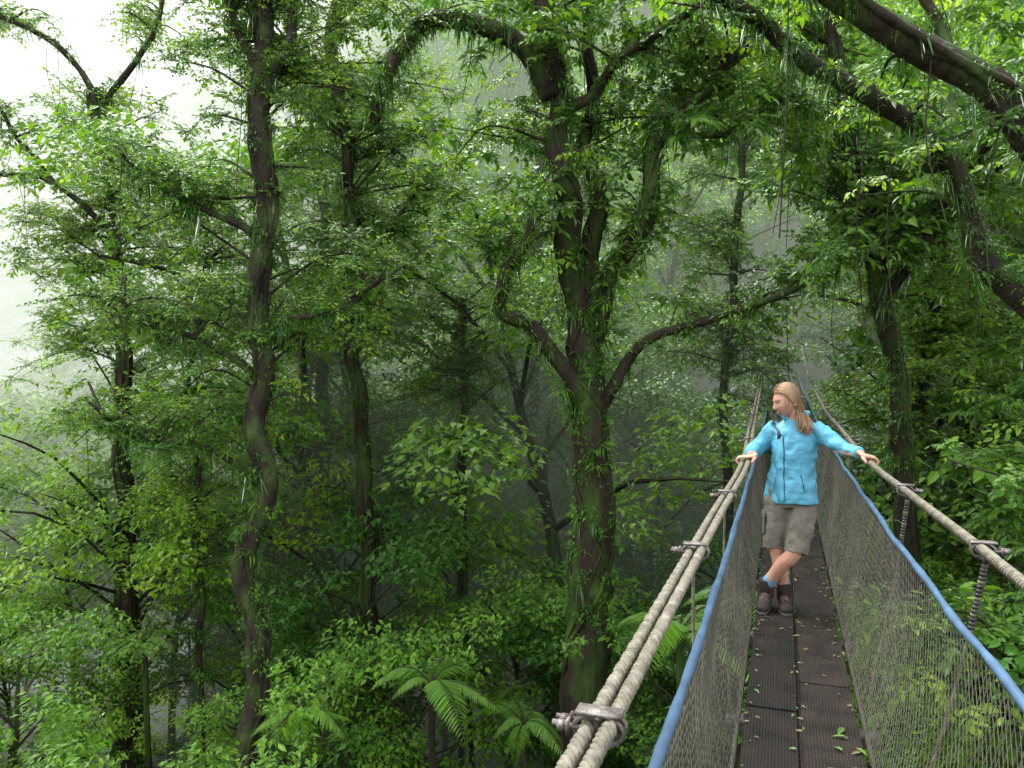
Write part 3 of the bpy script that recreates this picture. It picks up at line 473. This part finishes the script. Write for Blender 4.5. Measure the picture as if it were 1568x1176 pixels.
def headpt(th,ph,infl=1.0,feat=True):
    x=np.sin(ph)*np.sin(th); y=-np.sin(ph)*np.cos(th); z=np.cos(ph)
    X=x*.073; Yv=y*.093; Z=z*.112
    low=np.clip(-z,0,1); X*=1-.30*low**1.3; Yv=np.where(y>0,Yv*(1-.45*low**1.2),Yv*(1-.04*low))
    if feat:
        fr=np.clip(-y,0,1); G=lambda cx,cz,sx,sz:np.exp(-((X-cx)/sx)**2-((Z-cz)/sz)**2)*fr
        dy=-.022*G(0,-.028,.012,.014)-.014*G(0,-.008,.008,.022)-.004*G(0,.03,.04,.012)+.009*(G(.03,.006,.015,.012)+G(-.03,.006,.015,.012))-.006*G(0,-.055,.02,.007)+.004*G(0,-.062,.022,.003)-.005*G(0,-.07,.018,.006)-.010*G(0,-.10,.022,.014)-.004*(G(.04,-.03,.02,.02)+G(-.04,-.03,.02,.02))
        Yv=Yv+dy
    return X*infl,Yv*infl,Z*infl
nth,nph=72,56; TH,PH=np.meshgrid(np.linspace(-np.pi,np.pi,nth,endpoint=False),np.linspace(.02,np.pi-.02,nph),indexing='ij'); x,y,z=headpt(TH,PH); mb=MB(); V=HL(x,y,z).reshape(-1,3)
i=np.arange(nth)[:,None]; j=np.arange(nph-1)[None]; Q=np.stack([i*nph+j,i*nph+j+1,((i+1)%nth)*nph+j+1,((i+1)%nth)*nph+j],-1).reshape(-1,4); mb.add(V,Q)
for s in(-1,1):
    a=np.linspace(-.6,np.pi+.9,14); tube(mb,HL(np.full(14,s*.074),.012+.012*np.sin(a)*1,-.01+.024*np.cos(a)),.005,7); tube(mb,[HL(np.array(s*.070),np.array(.016),np.array(.01)),HL(np.array(s*.072),np.array(.014),np.array(-.03))],[.008,.005],8)
mb.obj('head',[M_skin],woman)
mb=MB()
for s in(-1,1):
    c=HL(np.array(s*.029),np.array(-.0735),np.array(.005))
    P=[c+rt*q for q in np.linspace(-.0105,.0105,9)]; tube(mb,P,.007*np.sqrt(np.clip(1-np.linspace(-1,1,9)**2,.02,1)),10,0); q=c+f*.0045; tube(mb,[q,q+f*.0035],[.0048,.0042],10,1)
    tube(mb,HL(s*np.linspace(.017,.041,7),np.array([-.0815,-.0835,-.084,-.083,-.081,-.078,-.073])-.0005,.0105+.003*np.sin(np.linspace(0,3,7))),.0014,5,1)
    Pb=HL(s*np.linspace(.012,.045,7),np.array([-.098,-.0985,-.097,-.094,-.089,-.083,-.075])+.007,.022+.006*np.sin(np.linspace(0,2.6,7))); tube(mb,Pb,.0028,6,2)
xx=np.linspace(-.019,.019,9); yy=-.0895+ (xx/.019)**2*.008
tube(mb,HL(xx,yy,-.057+0*xx),.0030*np.sqrt(1.02-(xx/.0192)**2),7,3); tube(mb,HL(xx,yy,-.065+0*xx),.0034*np.sqrt(1.02-(xx/.0192)**2),7,3)
mb.obj('face_features',[M_eye,M_dark,M_hair,M_lip],woman)
mb=MB(); x,y,z=headpt(TH,PH,1.05,False); keepm=(z>.070)|(y>.022-.55*np.clip(z,-1,1)) ; V=HL(x,y,z+.003).reshape(-1,3); km=keepm.reshape(-1); Qk=Q[km[Q].all(1)]; mb.add(V,Qk)
dn=np.array([0,0,-1.])
for q in range(520):
    s=1 if U()<.5 else -1; ph0=U(.05,1.0); th0=s*U(.15,1.15) if ph0>.45 else s*U(0,3.1)
    ph0=ph0 if abs(th0)>.9 else min(ph0,.86)
    the=s*math.radians(U(96,178)); pe=U(1.5,2.1); pts=[]; inf=1.05+U(0,.055)
    for k in np.linspace(0,1,8):
        th=th0+(the-th0)*k**.8; ph=ph0+(pe-ph0)*(k**1.2)-.12*math.sin(k*3.1); x,y,z=headpt(np.array(th),np.array(ph),inf+.05*math.sin(k*3.1),False); pts.append(HL(x,y,z+.002))
    e=pts[-1]; g=W(.12+U(-.03,.035),-.01+U(-.05,.03),1.395+U(-.02,.02)); h2=g+W(.02+U(-.02,.03),-.07+U(-.03,.02),1.0)-W(0,0,1.0)+dn*U(.045,.07); pts=pts+[g*.75+e*.25,h2]
    if U()<.6: pts.append(h2+np.array([0,0,-U(.02,.07)])-dvec*.02+U(-.018,.018,3))
    P=spline(pts,3); n=len(P); r=U(.0028,.005); tube(mb,P,r*np.interp(np.linspace(0,1,n),[0,.2,.8,1],[.5,1,.9,.12]),5,0)
for q in range(26):
    s=1 if U()<.4 else -1; th=s*U(1.15,1.5); x,y,z=headpt(np.array(th),np.array(U(.9,1.3)),1.06,False); p=HL(x,y,z); L=U(.05,.12); P=spline([p,p+dn*L*.5+U(-.01,.01,3),p+dn*L+U(-.02,.02,3)],3); tube(mb,P,np.linspace(.0018,.0004,len(P)),4,0)
mb.obj('hair',[M_hair],woman)
def hand(name,P,s,sd,wrist,e=0.,r=.02):
    c=onpath(P,s); T=nrm(onpath(P,s+.1)-onpath(P,s-.1)); o=sd*nvec; o=nrm(o-np.dot(o,T)*T); z=np.array([0,0,1.]); a=-T; mb=MB()
    L=lambda A,O,Z:c+a*A+o*O+z*(Z+r)
    wr=wrist; kn=L(0,.018,.014); 
    tube(mb,spline([wr,(wr+L(0,-.045,.024))/2+z*.004,L(0,-.035,.022),L(0,-.005,.018),kn],4),np.interp(np.arange(17),[0,6,12,16],[.027,.034,.041,.038]),14,0,side=a,RV=np.interp(np.arange(17),[0,6,12,16],[.02,.018,.014,.011]))
    for i,A in enumerate((-.032,-.0105,.0105,.031)):
        l=[.82,.96,1.03,.94][i]; tube(mb,spline([L(A*.9,.0,.013),L(A,.022,.014),L(A*1.05,(.030+e)*1,.010),L(A*1.06,.036+e+.012*l,-.012),L(A*1.04,.028+e,-.012-.026*l)],4),np.linspace(.0098,.0068,17),9)
    tube(mb,spline([L(.02,-.045,.012),L(.042,-.040,.006),L(.060,-.031,-.006),L(.064,-.026,-.022)],4),np.linspace(.0125,.008,13),9)
    ob=mb.obj(name,[M_skin],woman); remesh(ob,.003,3,fac=.4)
hand('hand_on_left_rope',PL,5.70,-1,W(-.205,-.21,1.13),.03,.0155); hand('hand_on_right_rope',PR,5.60,1,W(.478,-.325,1.17),.0,.018)
# ---------------------------------------------------------------- mist
def glowing_mist(name,x0,x1,y0,y1,z0,z1,den,L,col=(1,1,1)):
    mb=MB(); box(mb,((x0+x1)/2,(y0+y1)/2,(z0+z1)/2),((x1-x0)/2,0,0),(0,(y1-y0)/2,0),(0,0,(z1-z0)/2)); m=bpy.data.materials.new(name); m.use_nodes=True; nt=m.node_tree; nt.nodes.clear()
    o=nt.nodes.new('ShaderNodeOutputMaterial'); v=nt.nodes.new('ShaderNodeVolumeAbsorption'); v.inputs['Density'].default_value=den; v.inputs['Color'].default_value=(0,0,0,1)
    e=nt.nodes.new('ShaderNodeEmission'); e.inputs[0].default_value=(*col,1); e.inputs[1].default_value=den*L; a=nt.nodes.new('ShaderNodeAddShader'); nt.links.new(v.outputs[0],a.inputs[0]); nt.links.new(e.outputs[0],a.inputs[1]); nt.links.new(a.outputs[0],o.inputs['Volume']); mb.obj(name,[m],smooth=False)  # volume gives off its own light, standing in for skylight scattered by the haze
glowing_mist('glowing_mist',-90,90,14,130,-20,45,.0125,.80,(.86,1,.80))
glowing_mist('glowing_mist',-89,-7,14.6,129,-19,44,.024,1.7,(.97,1,.94))  # denser box on the left, whitened by stronger emission
# ---------------------------------------------------------------- light
w=bpy.data.worlds.new('World'); sc.world=w; w.use_nodes=True; nt=w.node_tree; nt.nodes.clear()
sky=nt.nodes.new('ShaderNodeTexSky'); sky.sky_type='NISHITA'; sky.sun_disc=False; sky.sun_elevation=math.radians(58); sky.sun_rotation=math.radians(-35); sky.air_density=1; sky.dust_density=6; sky.ozone_density=1
hs=nt.nodes.new('ShaderNodeHueSaturation'); hs.inputs['Saturation'].default_value=.12; hs.inputs['Value'].default_value=7.0; bg=nt.nodes.new('ShaderNodeBackground'); bg.inputs[1].default_value=.15; wo=nt.nodes.new('ShaderNodeOutputWorld')
nt.links.new(sky.outputs[0],hs.inputs['Color']); nt.links.new(hs.outputs[0],bg.inputs[0]); nt.links.new(bg.outputs[0],wo.inputs[0])
sl=bpy.data.lights.new('sun','SUN'); sl.energy=1.5; sl.angle=math.radians(20); sl.color=(1,.97,.9); so=bpy.data.objects.new('sun',sl); sc.collection.objects.link(so)
so.rotation_euler=Vector((.45,-.35,-1)).to_track_quat('-Z','Y').to_euler()
cam=bpy.data.cameras.new('camera'); cam.sensor_width=36; cam.lens=28.24; cam.clip_start=.05; cam.clip_end=2000; co=bpy.data.objects.new('camera',cam); sc.collection.objects.link(co); co.location=(0,0,1.75); co.rotation_euler=(math.radians(88.56),0,0); sc.camera=co
